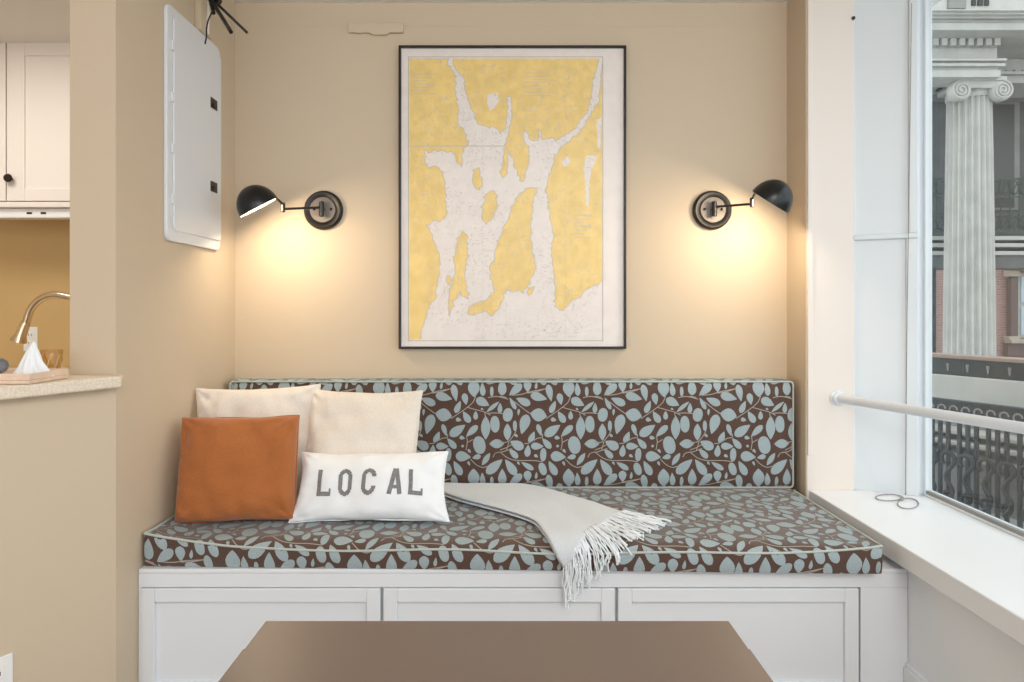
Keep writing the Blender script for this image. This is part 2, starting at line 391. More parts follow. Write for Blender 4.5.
def ribbon(mb, fn, pts, wd, step=.012):
    pts = smooth_path([Vector((p[0], p[1], 0)) for p in pts], 5)
    vs = []
    for i, p in enumerate(pts):
        t = (pts[min(i + 1, len(pts) - 1)] - pts[max(i - 1, 0)]).normalized(); pe = Vector((-t.y, t.x, 0)) * wd / 2
        vs += [fn(p.x + pe.x, p.y + pe.y), fn(p.x - pe.x, p.y - pe.y)]
    mb.add(vs, [(2 * i, 2 * i + 1, 2 * i + 3, 2 * i + 2) for i in range(len(pts) - 1)])
def pattern(mb, fn, x0, x1, s0, s1, ox=0, os=0):
    """leaves over the rectangle x0..x1, s0..s1 (s grows downwards on the cloth); fn maps cloth to space"""
    W, H = TW * K, TH * K
    cl = lambda x, s: fn(min(max(x, x0), x1), min(max(s, s0), s1))
    for i in range(int((x0 - ox) // W) - 1, int((x1 - ox) // W) + 2):
        for j in range(int((s0 - os) // H) - 2, int((s1 - os) // H) + 2):
            o = Vector((ox + i * W, os + j * H))
            for (a, b, c, d_, wd, st) in LV:
                wd *= .90
                p = o + Vector((a, b)) * K; q = o + Vector((c, d_)) * K; m = (p + q) / 2
                r = max((p - q).length, wd * K) / 2
                if m.x + r < x0 or m.x - r > x1 or m.y + r < s0 or m.y - r > s1: continue
                big = r > .013
                leaf_mesh(mb, cl, p, q, wd * K, st, 9 if big else 6, 4 if big else 2)
            for pl in ST:
                pp = [(o.x + x * K, o.y + y * K) for x, y in pl]
                if max(x for x, y in pp) < x0 or min(x for x, y in pp) > x1 or max(y for x, y in pp) < s0 or min(y for x, y in pp) > s1: continue
                mb.cur = 2; ribbon(mb, cl, pp, .0032); mb.cur = 1

# seat cushion: profile changes along the bench, the front edge sags between the corners
SX0, SX1 = -1.078, 1.094
def frac(x): return (x - SX0) / (SX1 - SX0)
def prof(x):
    f = frac(x); e = abs(2 * f - 1)
    py = 2.033 + (1.972 - 2.033) * f
    pz = .4985 + .026 * e ** 5 + .006 * math.sin(f * 19) * (1 - e) + (.016 * (1 - f / .12) if f < .12 else 0)
    roll = .075 * (1 - e ** 8) + .004
    zt = ZT + .003
    if f < .05: zt += .016 * (1 - f / .05)
    pts = [(YB - .004, ZT), (2.60, zt)]
    for k in range(1, 9): pts.append((2.60 + (py + roll - 2.60) * k / 8, zt))
    for k in range(1, 9):
        u = k / 8; c = (py + roll * .25, zt)
        pts.append(((1 - u) ** 2 * (py + roll) + 2 * u * (1 - u) * c[0] + u * u * py, (1 - u) ** 2 * zt + 2 * u * (1 - u) * c[1] + u * u * pz))
    n1 = len(pts) - 1
    for k in range(1, 7):
        u = k / 6; pts.append((py - .004 * math.sin(PI * u) + .004 * u, pz + (bt + .001 - pz) * u))
    return pts, n1
PC = {}
def seat_pt(x, s, off=0.0):          # s = 0 on the piping, positive down the front, negative over the top
    key = round(x, 4)
    if key not in PC:
        pts, n1 = prof(x); L = [0]
        for i in range(len(pts) - 1): L.append(L[-1] + math.dist(pts[i], pts[i + 1]))
        PC[key] = (pts, L, L[n1])
    pts, L, l1 = PC[key]; q = min(max(s + l1, 0), L[-1] - 1e-6)
    i = 0
    while i < len(L) - 2 and L[i + 1] < q: i += 1
    f = (q - L[i]) / max(L[i + 1] - L[i], 1e-9)
    y = pts[i][0] + (pts[i + 1][0] - pts[i][0]) * f; z = pts[i][1] + (pts[i + 1][1] - pts[i][1]) * f
    if off:
        ty, tz = pts[i + 1][0] - pts[i][0], pts[i + 1][1] - pts[i][1]; l = math.hypot(ty, tz) or 1
        y += tz / l * off; z += -ty / l * off
    return Vector((x, y, z))
seat = thing('seat_cushion', 'long brown bench seat cushion with blue-grey leaf pattern', 'cushion', (0, 2.35, bt))
mb = MB(); NX = 90; rows = None; vs = []
for i in range(NX + 1):
    x = SX0 + (SX1 - SX0) * i / NX; pts, n1 = prof(x); rows = len(pts) + 1
    vs += [Vector((x, y, z)) for y, z in pts] + [Vector((x, YB - .004, bt + .001))]
fs = []
for i in range(NX):
    for j in range(rows):
        k = (j + 1) % rows; fs.append((i * rows + j, i * rows + k, (i + 1) * rows + k, (i + 1) * rows + j))
fs += [tuple(range(rows)), tuple(range((NX + 1) * rows - 1, NX * rows - 1, -1))]
mb.add(vs, fs); mb.cur = 1
pattern(mb, lambda x, s: seat_pt(x, s, .0008), SX0 + .001, SX1 - .001, -.62, .09, .02, .005)
# the short end face on the right
mb.build('cover', [M_brown, M_leaf, M_stem], seat, smooth=True)
pp = [seat_pt(SX0 + .004, s, .002) for s in [-.60 + .04 * k for k in range(15)]] + [seat_pt(SX0 + (SX1 - SX0) * k / 80, 0, .002) for k in range(81)] + [seat_pt(SX1 - .002, s, .002) for s in [-.04 * k for k in range(1, 16)]]
pm = MB().tube(pp, .0036, 7); 
pm.build('piping', M_pipe, seat, smooth=True, label='pale piping cord')

# back cushion
bx0, bx1 = pxX(229, 2.61), pxX(794, 2.61); by0, by1 = 2.612, YB - .003; bz0, bz1 = ZT + .004, .9325
back = thing('back_cushion', 'long leaf-patterned back cushion standing against the far wall', 'cushion', ((bx0 + bx1) / 2, 2.68, bz0))
def back_pt(x, s, off=0.0):            # s = 0 at the upper front edge
    z = bz1 - .002 - s
    fx = (x - bx0) / (bx1 - bx0); ez = min(1, max(0, min(z - bz0, bz1 - z) / .04)); exx = min(1, max(0, min(x - bx0, bx1 - x) / .04))
    bulge = .010 * math.sin(PI * .5 * ez) * math.sin(PI * .5 * exx)
    wob = .003 * math.sin(fx * 23) * (1 if s < .02 else 0)
    return Vector((x, by0 + .010 - bulge - off, z + wob * 0))
mb = MB()
mb.grid(lambda u, v: back_pt(bx0 + (bx1 - bx0) * u, (bz1 - bz0) * v), 80, 24)
# top, bottom, ends and rear
mb.grid(lambda u, v: Vector((bx0 + (bx1 - bx0) * u, by0 + .010 + (by1 - by0 - .010) * v, bz1 - .002 + .006 * math.sin(PI * v))), 80, 6, True)
mb.box((bx0 + .0005, by0 + .011, bz0), (bx1 - .0005, by1, bz1 - .003)); mb.cur = 1
pattern(mb, lambda x, s: back_pt(x, s, .0008), bx0 + .001, bx1 - .001, .002, bz1 - bz0 - .004, pxX(500, 2.61), -.019)
pattern(mb, lambda x, s: Vector((x, by0 + .012 + s, bz1 - .0008 + .006 * math.sin(PI * s / .121))), bx0 + .001, bx1 - .001, 0, .117, .1, .03)
mb.build('cover', [M_brown, M_leaf, M_stem], back, smooth=True)
fe = lambda x, z: Vector((x, by0 + .007, z))
r = .012; loop = []
for cx, cz, a0 in ((bx1 - r, bz1 - r, 0), (bx0 + r, bz1 - r, PI / 2), (bx0 + r, bz0 + r, PI), (bx1 - r, bz0 + r, 1.5 * PI)):
    for k in range(5): loop.append(fe(cx + r * math.cos(a0 + PI / 2 * k / 4), cz + r * math.sin(a0 + PI / 2 * k / 4)))
pm = MB().tube(loop, .0036, 7, closed=True)
pm.tube([Vector((bx0 + (bx1 - bx0) * k / 60, by1 - .004, bz1 + .001)) for k in range(61)], .0034, 6)
pm.build('piping', M_pipe, back, smooth=True, label='pale piping cord')

# ------------------------------------------------------------------ pillows
def pillow(name, label, w_, h_, t_, loc, rot, m, seed, conc=.055, piping=False, pw=.42, taper=0, wr=1.0):
    root = thing(name, label, 'pillow', loc, rot=rot)
    def pt(u, v, side):
        a = w_ / 2 * u * (1 - conc * (1 - v * v)) * (1 - taper * (v + 1)); b = h_ / 2 * v * (1 - conc * (1 - u * u))
        th = t_ / 2 * (max(0, (1 - u * u)) * max(0, (1 - v * v))) ** pw
        ed = (1 - abs(u)) * (1 - abs(v))
        q = Vector((a * 9 + seed, b * 9, side * 2))
        th *= 1 + .10 * noise.noise(q * .8)
        edge = min(1, 8 * (1 - max(abs(u), abs(v))))
        th += wr * edge * (.016 * noise.noise(q * 1.3) + .008 * noise.noise(q * 2.6) + .0015 * noise.noise(q * 6)) * (1 - .5 * ed)
        # puckers running in from the seam
        near = math.exp(-((1 - abs(v)) / .16) ** 2); near2 = math.exp(-((1 - abs(u)) / .16) ** 2)
        th += edge * (  .0042 * near * math.sin(a * 120 + 6 * noise.noise(q)) + .0042 * near2 * math.sin(b * 120 + 6 * noise.noise(q)))
        du = (1 - abs(u)) * w_; dv = (1 - abs(v)) * h_; rad_ = math.hypot(du, dv)       # folds fanning out of the corners
        th += wr * edge * .006 * math.exp(-(rad_ / .13) ** 2) * math.sin(9 * math.atan2(dv, du + 1e-6) + seed * (1 + (u > 0) + 2 * (v > 0)))
        bend = .012 * (1 - u * u) * math.sin(seed)
        return Vector((a + .004 * noise.noise(q + Vector((9, 1, 1))), -side * max(th, .0015) + bend * 0, h_ / 2 + b + .004 * noise.noise(q + Vector((2, 7, 1)))))
    N = 48
    rm = lambda k: math.sin(PI / 2 * (2 * k - 1))
    mb = MB(); mb.grid(lambda u, v: pt(rm(u), rm(v), 1), N, N); mb.grid(lambda u, v: pt(rm(u), rm(v), -1), N, N, True)
    cov = mb.build('cover', m, root, smooth='all', local=True, merge=True)
    lp = [pt(rm(k / 30), -1, 0) for k in range(30)] + [pt(1, rm(k / 30), 0) for k in range(30)] + [pt(-rm(k / 30), 1, 0) for k in range(30)] + [pt(-1, -rm(k / 30), 0) for k in range(30)]
    for q in lp: q.y = 0
    MB().tube(lp, .0032 if piping else .0022, 6, closed=True).build('seam', m, root, smooth=True, local=True)
    return root, pt
R = math.radians
pillow('throw_pillow', 'cream linen square pillow in the back corner by the left wall', .42, .42, .10, (pxX(258, 2.34), 2.335, ZT + .006), (R(-12), R(-1), R(11)), M_cream, 1.3)
pillow('throw_pillow', 'cream linen square pillow directly behind the white lettered pillow', .405, .418, .12, (pxX(359, 2.35), 2.30, ZT + .006), (R(-19), R(0), R(-4)), M_cream, 5.1)
pillow('throw_pillow', 'rust orange velvet square pillow in front of the cream pillow', .372, .33, .15, (pxX(240, 2.22), 2.185, ZT + .012), (R(-12), R(0), R(6)), M_rust, 2.2, conc=.02, piping=True, pw=.30)
lw, lh = .52, .226
lr, lpt = pillow('lumbar_pillow', 'white rectangular pillow printed with LOCAL in grey capitals', lw, lh, .12, (pxX(371, 2.22), 2.18, ZT + .010), (R(-27), R(-1.2), R(-3)), M_cotton, 3.7, conc=.065, taper=.025, wr=.8)
# letters
def loc_fn(x, z):
    u = x / (lw / 2); v = (z - lh / 2) / (lh / 2)
    u0, v0 = u, v
    for _ in range(4): u = u0 / (1 - .065 * (1 - v * v)) / (1 - .025 * (v + 1)); v = v0 / (1 - .065 * (1 - u * u))
    p = lpt(u, v, 1); p.y -= .0019; return p
def stroke(mb, pts, wd):
    for i in range(len(pts) - 1):
        a = Vector(pts[i]); b = Vector(pts[i + 1]); L = (b - a).length; t = (b - a) / L; pe = Vector((-t.y, t.x)) * wd / 2
        n = max(2, int(L / .005)); vs = []
        for k in range(n + 1):
            c = a + t * (L * k / n)
            for j in (-1, -.33, .33, 1): q = c + pe * j; vs.append(loc_fn(q.x, q.y))
        mb.add(vs, [(k * 4 + j, k * 4 + j + 1, (k + 1) * 4 + j + 1, (k + 1) * 4 + j) for k in range(n) for j in range(3)])
H = .083; W_ = .046; sw = .0135; zb = lh / 2 - .039
def ltr(ch, x, tilt=0):
    mb = MB(); h = H; w = W_; c = .011; s = sw / 2
    q = lambda a, b: (x + a, zb + b + (x + a) * 0.0)
    if ch == 'L':
        stroke(mb, [q(s, 0), q(s, h)], sw); stroke(mb, [q(sw, s), q(w, s)], sw); stroke(mb, [q(w - .003, sw - .002), q(w - .003, sw + .009)], .006)
    if ch == 'O':
        P8 = [(c + s, s), (w - c - s, s), (w - s, c + s), (w - s, h - c - s), (w - c - s, h - s), (c + s, h - s), (s, h - c - s), (s, c + s)]
        for i in range(8): stroke(mb, [q(*P8[i]), q(*P8[(i + 1) % 8])], sw)
        for p in P8: stroke(mb, [q(p[0] - .0035, p[1]), q(p[0] + .0035, p[1])], .007)
    if ch == 'C':
        P7 = [(w - s, h * .33), (w - s, c + s), (w - c - s, s), (c + s, s), (s, c + s), (s, h - c - s), (c + s, h - s), (w - c - s, h - s), (w - s, h - c - s), (w - s, h * .67)]
        for i in range(9): stroke(mb, [q(*P7[i]), q(*P7[i + 1])], sw)
        for p in P7[1:-1]: stroke(mb, [q(p[0] - .0035, p[1]), q(p[0] + .0035, p[1])], .007)
    if ch == 'A':
        stroke(mb, [q(s, 0), q(w / 2 - .002, h)], sw); stroke(mb, [q(w - s, 0), q(w / 2 + .002, h)], sw); stroke(mb, [q(sw, h * .28), q(w - sw, h * .28)], .011)
    mb.build('letter', M_print, lr, local=True, label='grey printed capital %s' % ch)
for ch, x in (('L', 320), ('O', 341.5), ('C', 365.5), ('A', 390.5), ('L', 410.5)):
    ltr(ch, (x - 371) / F * 2.25)

# ------------------------------------------------------------------ throw blanket
tb = thing('throw_blanket', 'pale grey folded wool throw with fringe draped over the seat edge', 'blanket', (.12, 2.3, ZT))
Lp = [(436, 494), (456, 503), (500, 515), (532, 526), (543, 537), (553, 551), (563, 565)]
Rp = [(440, 488), (478, 486.5), (527, 490), (562, 498), (590, 506), (608, 512), (624, 518)]
def seat_hit(px, py):                   # where a line of sight meets the seat surface
    best = None; prev = None
    x_of = lambda y: (px - CX) / F * y
    for k in range(240):
        s = -.60 + .72 * k / 239
        # iterate x with y
        y = 2.2
        for _ in range(3): p = seat_pt(min(max(x_of(y), SX0), SX1), s); y = p.y
        row = CY + (EYE - p.z) / p.y * F
        if row >= py: return p, s
    return p, s
Lc = [seat_hit(*p) for p in Lp]; Rc = [seat_hit(*p) for p in Rp]
Lc = [(p.x, s) for p, s in Lc]; Rc = [(p.x, s) for p, s in Rc]
def lerp_path(pts, t):
    q = t * (len(pts) - 1); i = min(int(q), len(pts) - 2); f = q - i
    p0 = pts[max(i - 1, 0)]; p1_ = pts[i]; p2 = pts[i + 1]; p3 = pts[min(i + 2, len(pts) - 1)]
    return [.5 * (2 * b + (-a + c) * f + (2 * a - 5 * b + 4 * c - d_) * f * f + (-a + 3 * b - 3 * c + d_) * f ** 3) for a, b, c, d_ in zip(p0, p1_, p2, p3)]
def blanket(u, t, off):
    a = lerp_path(Lc, t); b = lerp_path(Rc, t)
    x = a[0] + (b[0] - a[0]) * u; s = a[1] + (b[1] - a[1]) * u
    if t > .8: s += .02 * math.sin(PI * u) * (t - .8) / .2
    wr = .004 * noise.noise(Vector((x * 9, s * 5, 1))) + .0035 * math.sin(u * 14 + t * 5) * t * (1 - .3 * u)
    return seat_pt(x, min(s, .11), off + wr)
mb = MB(); nu, nt = 40, 60
edge_r = lambda u: .5 * (1 - (abs(2 * u - 1)) ** 8)
for (o1, o2, uo) in ((.004, .013, .0), (.015, .026, .0)):
    def topf(u, t, o2=o2, o1=o1, uo=uo):
        uu = uo + u * (1 - uo); return blanket(uu, t, (o1 + o2) / 2 + (o2 - o1) / 2 * (1 - abs(2 * u - 1) ** 10) ** .5)
    def botf(u, t, o2=o2, o1=o1, uo=uo):
        uu = uo + u * (1 - uo); return blanket(uu, t, (o1 + o2) / 2 - (o2 - o1) / 2 * (1 - abs(2 * u - 1) ** 10) ** .5)
    mb.grid(topf, nu, nt, True); mb.grid(botf, nu, nt)
    for tt in (0, 1): mb.grid(lambda u, v, tt=tt: topf(u, tt) * (1 - v) + botf(u, tt) * v, nu, 1, tt == 0)
mb.build('blanket_body', M_throw, tb, smooth='all', merge=True)
fm = MB(); rnd = random.Random(11)
NS = 112
for k in range(NS):
    u = (k + .5) / NS; a = blanket(u, .985, .018); b = blanket(u, 1, .018)
    s0 = lerp_path(Lc, 1)[1] * (1 - u) + lerp_path(Rc, 1)[1] * u; x0 = b.x
    Lk = .112 + .02 * u + rnd.uniform(-.02, .02)
    # fringe lies on the cushion heading right and forward, then falls over the edge
    ddx = (.2 + .75 * u) + rnd.uniform(-.18, .18); dds = 1 - .55 * u + rnd.uniform(-.1, .1)
    nrm_ = math.hypot(ddx, dds); ddx /= nrm_; dds /= nrm_
    pts = [a]; x = x0; s = s0; n = 12; p = None; hang = False; ph = rnd.uniform(0, 6)
    lift = .004 + .010 * rnd.random()
    for i in range(n + 1):
        l = Lk * i / n
        if not hang:
            if s > .0:
                hang = True; hp = seat_pt(min(x, SX1), s, .006 + lift)
                hy = min(hp.y, 1.992 - rnd.uniform(0, .012)); hz = hp.z; l0 = l; hx = x; p = Vector((hx, hy, hz))
            else:
                p = seat_pt(x, s, .003 + lift * (1 - .5 * i / n) + (.012 * (1 - i / n)))
        if hang:
            q = l - l0; p = Vector((hx + .004 * math.sin(ph + q * 60) + .05 * q * rnd.uniform(.4, .6), hy - .003 * math.sin(ph + q * 40), hz - q))
        pts.append(p)
        x += ddx * Lk / n; s += dds * Lk / n
    pts = [q + Vector((.0016 * math.sin(ph + i * 1.3), 0, .0012 * math.cos(ph + i * 1.9))) for i, q in enumerate(pts)]
    fm.tube(smooth_path(pts, 2), .0019 + .0006 * rnd.random(), 5)
    sphere(fm, pts[-1], .0032, 6)
fm.build('fringe', M_fringe, tb, smooth='all', kind='stuff', label='white twisted fringe strands')

# ------------------------------------------------------------------ framed chart
fy = YB - .028
A = P(398.5, 45, fy); B = P(626.5, 349, fy)
x0, x1, z1, z0 = A.x, B.x, A.z, B.z
ch = thing('framed_chart', 'tall framed yellow and white nautical chart on the far wall', 'framed picture', ((x0 + x1) / 2, YB, z0))
fwid = .0095
t = MB().box((x0, fy, z0), (x0 + fwid, YB - .001, z1)).box((x1 - fwid, fy, z0), (x1, YB - .001, z1)).box((x0 + fwid, fy, z1 - fwid), (x1 - fwid, YB - .001, z1)).box((x0 + fwid, fy, z0), (x1 - fwid, YB - .001, z0 + fwid))
t.build('frame', M_bronze, ch, bevel=.002)
cy = fy + .012
# chart artwork, measured in the coordinates of the printed sheet
sx = (x1 - x0) / (512 - 18); sz = (z1 - z0) / (668 - 11)
def cp(x, y): return (x0 + (x - 18) * sx, z1 - (y - 11) * sz)
mb = MB().box((x0 + fwid, cy, z0 + fwid), (x1 - fwid, cy + .012, z1 - fwid))
def rough(poly, amp=3.0, step=5, seed=0):
    out = []
    for i in range(len(poly)):
        a = Vector(poly[i]); b = Vector(poly[(i + 1) % len(poly)]); L = (b - a).length; n = max(1, int(L / step))
        straight = (a.x == b.x or a.y == b.y) and L > 90
        pe = Vector((-(b - a).y, (b - a).x)).normalized() if L else Vector((0, 0))
        for k in range(n):
            q = a + (b - a) * k / n
            if not straight: q = q + pe * amp * 1.8 * noise.noise(Vector((q.x * .19, q.y * .19, seed))) + pe * (amp * .7 if k else 0) * random.uniform(-1, 1)
            out.append((min(max(q.x, 40), 460), min(max(q.y, 38), 648)))
    return out
def flat(mb, poly, dep):
    from mathutils.geometry import tessellate_polygon
    pts = [cp(*p) for p in poly]; v = [Vector((x, cy - dep, z)) for x, z in pts]
    mb.add(v, [tuple(t) for t in tessellate_polygon([v])])
landA = [(40,38),(125,38),(125,53),(141,76),(141,117),(148,147),(146,177),(161,198),(169,223),(158,238),(154,274),(143,263),(136,243),(118,240),(72,238),(72,253),(80,272),(100,272),(112,285),(118,310),(120,340),(124,365),(118,388),(95,392),(78,398),(84,415),(92,430),(100,450),(108,475),(105,510),(98,540),(97,560),(82,580),(76,600),(70,620),(66,648),(40,648)]
landB = [(136,38),(136,53),(156,76),(164,112),(174,142),(189,177),(204,185),(227,188),(240,203),(250,188),(255,152),(252,122),(262,122),(264,167),(257,193),(250,213),(247,236),(245,264),(237,284),(245,299),(255,274),(257,238),(265,253),(275,284),(281,303),(288,305),(295,280),(302,255),(300,235),(288,205),(292,190),(300,210),(308,218),(320,215),(324,193),(330,215),(345,210),(365,215),(380,205),(400,190),(415,170),(430,150),(438,120),(440,90),(450,60),(453,38)]
landC = [(460,50),(457,95),(450,130),(438,155),(423,180),(403,205),(383,222),(368,232),(355,255),(345,285),(340,310),(338,330),(345,360),(350,390),(355,420),(350,450),(352,480),(355,510),(358,540),(357,575),(368,585),(385,575),(400,560),(415,555),(425,540),(445,530),(460,520)]
landD = [(208,330),(225,325),(234,335),(232,360),(222,385),(208,398),(198,385),(200,355)]
landE = [(318,318),(300,320),(285,330),(270,345),(262,370),(250,395),(240,420),(230,445),(228,470),(215,490),(218,515),(225,540),(210,560),(190,568),(172,575),(168,592),(182,595),(205,588),(222,598),(235,580),(245,555),(250,540),(265,545),(280,540),(290,548),(302,525),(312,500),(316,480),(308,455),(305,420),(306,390),(310,350)]
landF = [(158,412),(148,425),(142,450),(138,480),(140,505),(134,520),(128,545),(125,580),(127,598),(135,580),(142,560),(150,545),(160,555),(170,560),(165,530),(162,500),(168,470),(168,440),(165,420)]
isl = [[(178,280),(190,275),(200,300),(195,325),(185,320),(178,300)],[(122,510),(130,508),(133,520),(126,530),(120,522)],[(216,118),(230,120),(228,130),(218,130)],[(300,536),(312,532),(306,548),(298,552)]]
mb.cur = 1
COAST = [rough(L, seed=i) for i, L in enumerate((landA, landB, landC, landD, landE, landF, *isl))]
for L in COAST: flat(mb, L, .0004)
mb.cur = 3
for L in COAST:
    for i in range(len(L)):
        a, b = Vector(L[i]), Vector(L[(i + 1) % len(L)]); dd = b - a
        if dd.length < .3 or (a.x == b.x and a.x in (40, 460)) or (a.y == b.y and a.y in (38, 648)): continue
        pe = Vector((-dd.y, dd.x)).normalized() * .8; q = [cp(*(a - pe)), cp(*(b - pe)), cp(*(b + pe)), cp(*(a + pe))]
        mb.add([(x, cy - .0006, z) for x, z in q], [(0, 1, 2, 3)])
mb.cur = 0
for i, L in enumerate(([(425,250),(448,248),(446,262),(438,275),(434,300),(430,360),(424,355),(424,310),(420,280)],[(212,115),(232,112),(236,130),(226,146),(216,150),(210,130)],[(372,262),(385,250),(392,262),(380,275)],[(340,405),(350,400),(352,425),(345,432)],[(448,170),(458,165),(456,235),(450,230)])): flat(mb, rough(L, 1.2, seed=20 + i), .0007)
mb.cur = 2
def bar(xa, ya, xb, yb, dep=.0009):
    (a, c), (b, d_) = cp(xa, ya), cp(xb, yb)
    mb.add([(a, cy - dep, c), (b, cy - dep, c), (b, cy - dep, d_), (a, cy - dep, d_)], [(0, 3, 2, 1)])
for (a, b, c, d_) in ((38, 34, 462, 35), (38, 650, 462, 651), (38, 34, 39, 651), (461, 34, 462, 651)): bar(a, b, c, d_)
mb.cur = 3
rr = random.Random(3)
for k in range(3600):          # soundings and shore marks, too fine to read
    x = rr.uniform(44, 456); y = rr.uniform(42, 644); l = rr.uniform(1.5, 5)
    dens = noise.noise(Vector((x * .012, y * .012, 4)))
    if dens < -.35 + rr.random() * .3: continue
    mb.cur = 3
    a = rr.choice((0, 0, 1))
    bar(x, y, x + (l if not a else 1.2), y + (1.2 if not a else l))
mb.cur = 3
for k in range(9): bar(318 - (8 + 6 * abs(math.sin(k * 2.1)) * 4) , 62 + k * 7, 318 + (8 + 6 * abs(math.sin(k * 2.1)) * 4), 63 + k * 7)
for k in range(7): bar(48, 72 + k * 7, 100 - 10 * (k % 3), 73 + k * 7)
for k in range(7): bar(400, 378 + k * 8, 436 - 8 * (k % 3), 379 + k * 8)
mb.cur = 3
bar(40, 227, 250, 229)
for i in range(0): bar(40, 100 + i * 100, 460, 100.5 + i * 100)
for i in range(2): bar(200 + i * 180, 38, 200.4 + i * 180, 648)
mb.build('chart_sheet', [M_paper, M_land, M_ink, M_inkpale], ch, label='printed coastal chart with yellow land and white water')
MB().box((x0 + fwid, cy - .005, z0 + fwid), (x1 - fwid, cy - .003, z1 - fwid)).build('glazing', glassmat('picture_glass', (.99, .99, .99), .4, .6), ch)

# ------------------------------------------------------------------ swing-arm sconces
def sconce(cx, cyp, sgn, rimc, axis, joint, armpy, label, power):
    c = P(cx, cyp, YB)
    r0 = thing('wall_sconce', label, 'wall lamp', c, 'swing-arm sconces beside the chart')
    MB().lathe([(.078, 0), (.079, .008), (.076, .017), (.070, .022), (.058, .020), (.054, .017), (0, .017)], c, (0, -1, 0), 40).build('backplate', M_bronze, r0, smooth=True)
    ip = MB().lathe([(.052, .017), (.052, .021), (.050, .023), (0, .023)], c, (0, -1, 0), 36).build('inner_plate', M_nickel, r0, smooth=True)
    for s in (-1, 1):
        MB().lathe([(.0055, 0), (.0055, .004), (.002, .007), (0, .007)], c + Vector((s * .034, -.022, .002)), (0, -1, 0), 12).build('screw', M_bronze, ip, smooth=True)
    hx = c + Vector((-sgn * .002, -.045, 0))
    MB().lathe([(.006, 0), (.010, .002), (.010, .058), (.006, .060)], hx + Vector((0, 0, -.030)), (0, 0, 1), 16).lathe([(.007, 0), (.007, .026)], hx + Vector((0, .026, 0)), (0, -1, 0), 12).build('hinge_barrel', M_bronze, r0, smooth=True)
    j = P(joint[0], joint[1], 2.58); a0 = hx + Vector((0, 0, (cyp - armpy) / F * 2.7))
    a1 = P(joint[0], armpy if sgn < 0 else joint[1] + 3, 2.58)
    MB().tube([a0, a1], .0048, 10).build('arm', M_bronze, r0, smooth=True)
    jt = MB().lathe([(.006, 0), (.0085, .002), (.0085, .034), (.006, .036)], Vector((a1.x, a1.y, a1.z - .012)), (0, 0, 1), 14)
    ctr = P(rimc[0], rimc[1], 2.50); ax = Vector(axis).normalized(); Rr = .0755
    # nearest rim point to the arm
    rx = Vector((sgn * -1, 0, 0)); rd = (rx - ax * rx.dot(ax)).normalized(); rim = ctr + rd * (Rr * .93) - ax * .012
    jt.tube([Vector((a1.x, a1.y, a1.z + .018)), rim], .0045, 8)
    jt.build('joint', M_bronze, r0, smooth=True)
    po = []; pi_ = []
    for k in range(17):
        th = PI / 2 * k / 16
        po.append((Rr * math.sin(th), -Rr * 1.12 * math.cos(th)))
    for k in range(17):
        th = PI / 2 * (1 - k / 16); pi_.append(((Rr - .0022) * math.sin(th), -(Rr * 1.12 - .0022) * math.cos(th)))
    def bowl(prof, flip): 
        m = MB(); o = ctr; a = ax; u = a.cross(Vector((0, 1, 0))).normalized(); v = a.cross(u); seg = 44; n = len(prof)
        m.add([o + a * h + (u * math.cos(2 * PI * k / seg) + v * math.sin(2 * PI * k / seg)) * max(r, 1e-5) for r, h in prof for k in range(seg)],
              [(i * seg + k, i * seg + (k + 1) % seg, (i + 1) * seg + (k + 1) % seg, (i + 1) * seg + k) for i in range(n - 1) for k in range(seg)])
        return m
    sh = bowl(po + pi_, 0)
    seg = 44
    for i in range(len(sh.f)):
        if i >= 16 * seg: sh.mi[i] = 1
    so = sh.build('lamp_shade', [M_black, M_shade_in], r0, smooth=True)
    MB().lathe([(.013, 0), (.013, .028), (.010, .030)], ctr - ax * (Rr * 1.04), ax, 14).build('socket', M_black, r0, smooth=True)
    MB().lathe([(.008, 0), (.012, .004), (.0165, .014), (.017, .021), (.012, .031), (.0, .036)], ctr - ax * (Rr * 1.04 - .030), ax, 18).build('bulb', M_bulb, r0, smooth='all')
    li = D.lights.new('sconce_lamp', 'AREA'); li.energy = power; li.color = (1, .81, .57); li.shape = 'DISK'; li.size = .11
    lo = D.objects.new('sconce_lamp', li); C.objects.link(lo); lo.parent = r0
    lo.location = (ctr - ax * .008) - c; lo.rotation_euler = ax.to_track_quat('-Z', 'Y').to_euler()
    return r0
sconce(324, 210.5, -1, (259, 207.5), (.46, .235, -.86), (283, 207), 209, 'black swing-arm wall lamp left of the chart, its shade near the panel', 2.5)
sconce(711.5, 210.5, 1, (770, 202), (-.52, .36, -.85), (752, 201), 208.5, 'black swing-arm wall lamp right of the chart, its shade near the window', 2.5)

# ------------------------------------------------------------------ table
tz = .735; ty1 = (EYE - tz) * F / (621 - CY); tx0, tx1 = pxX(266, ty1), pxX(728.5, ty1)
tr = thing('dining_table', 'taupe laminate table in front of the bench', 'table', ((tx0 + tx1) / 2, ty1 - .7, 0))
ym = (EYE - tz) * F / (649 - CY)
MB().box((tx0, ym, tz - .032), (tx1, ty1, tz)).build('table_leaf', M_table, tr)
MB().box((tx0 - .002, ty1 - 1.3, tz - .032), (tx1 + .002, ym, tz)).build('tabletop', M_table, tr)
MB().box((tx0 + .05, ty1 - 1.24, tz - .092), (tx1 - .05, ty1 - .1, tz - .032)).build('apron', M_table, tr, bevel=.002)
for xx in (tx0 + .05, tx1 - .10):
    for yy in (ty1 - 1.24, ty1 - .15):
        MB().box((xx, yy, 0), (xx + .05, yy + .05, tz - .092)).build('leg', M_table, tr, bevel=.003)

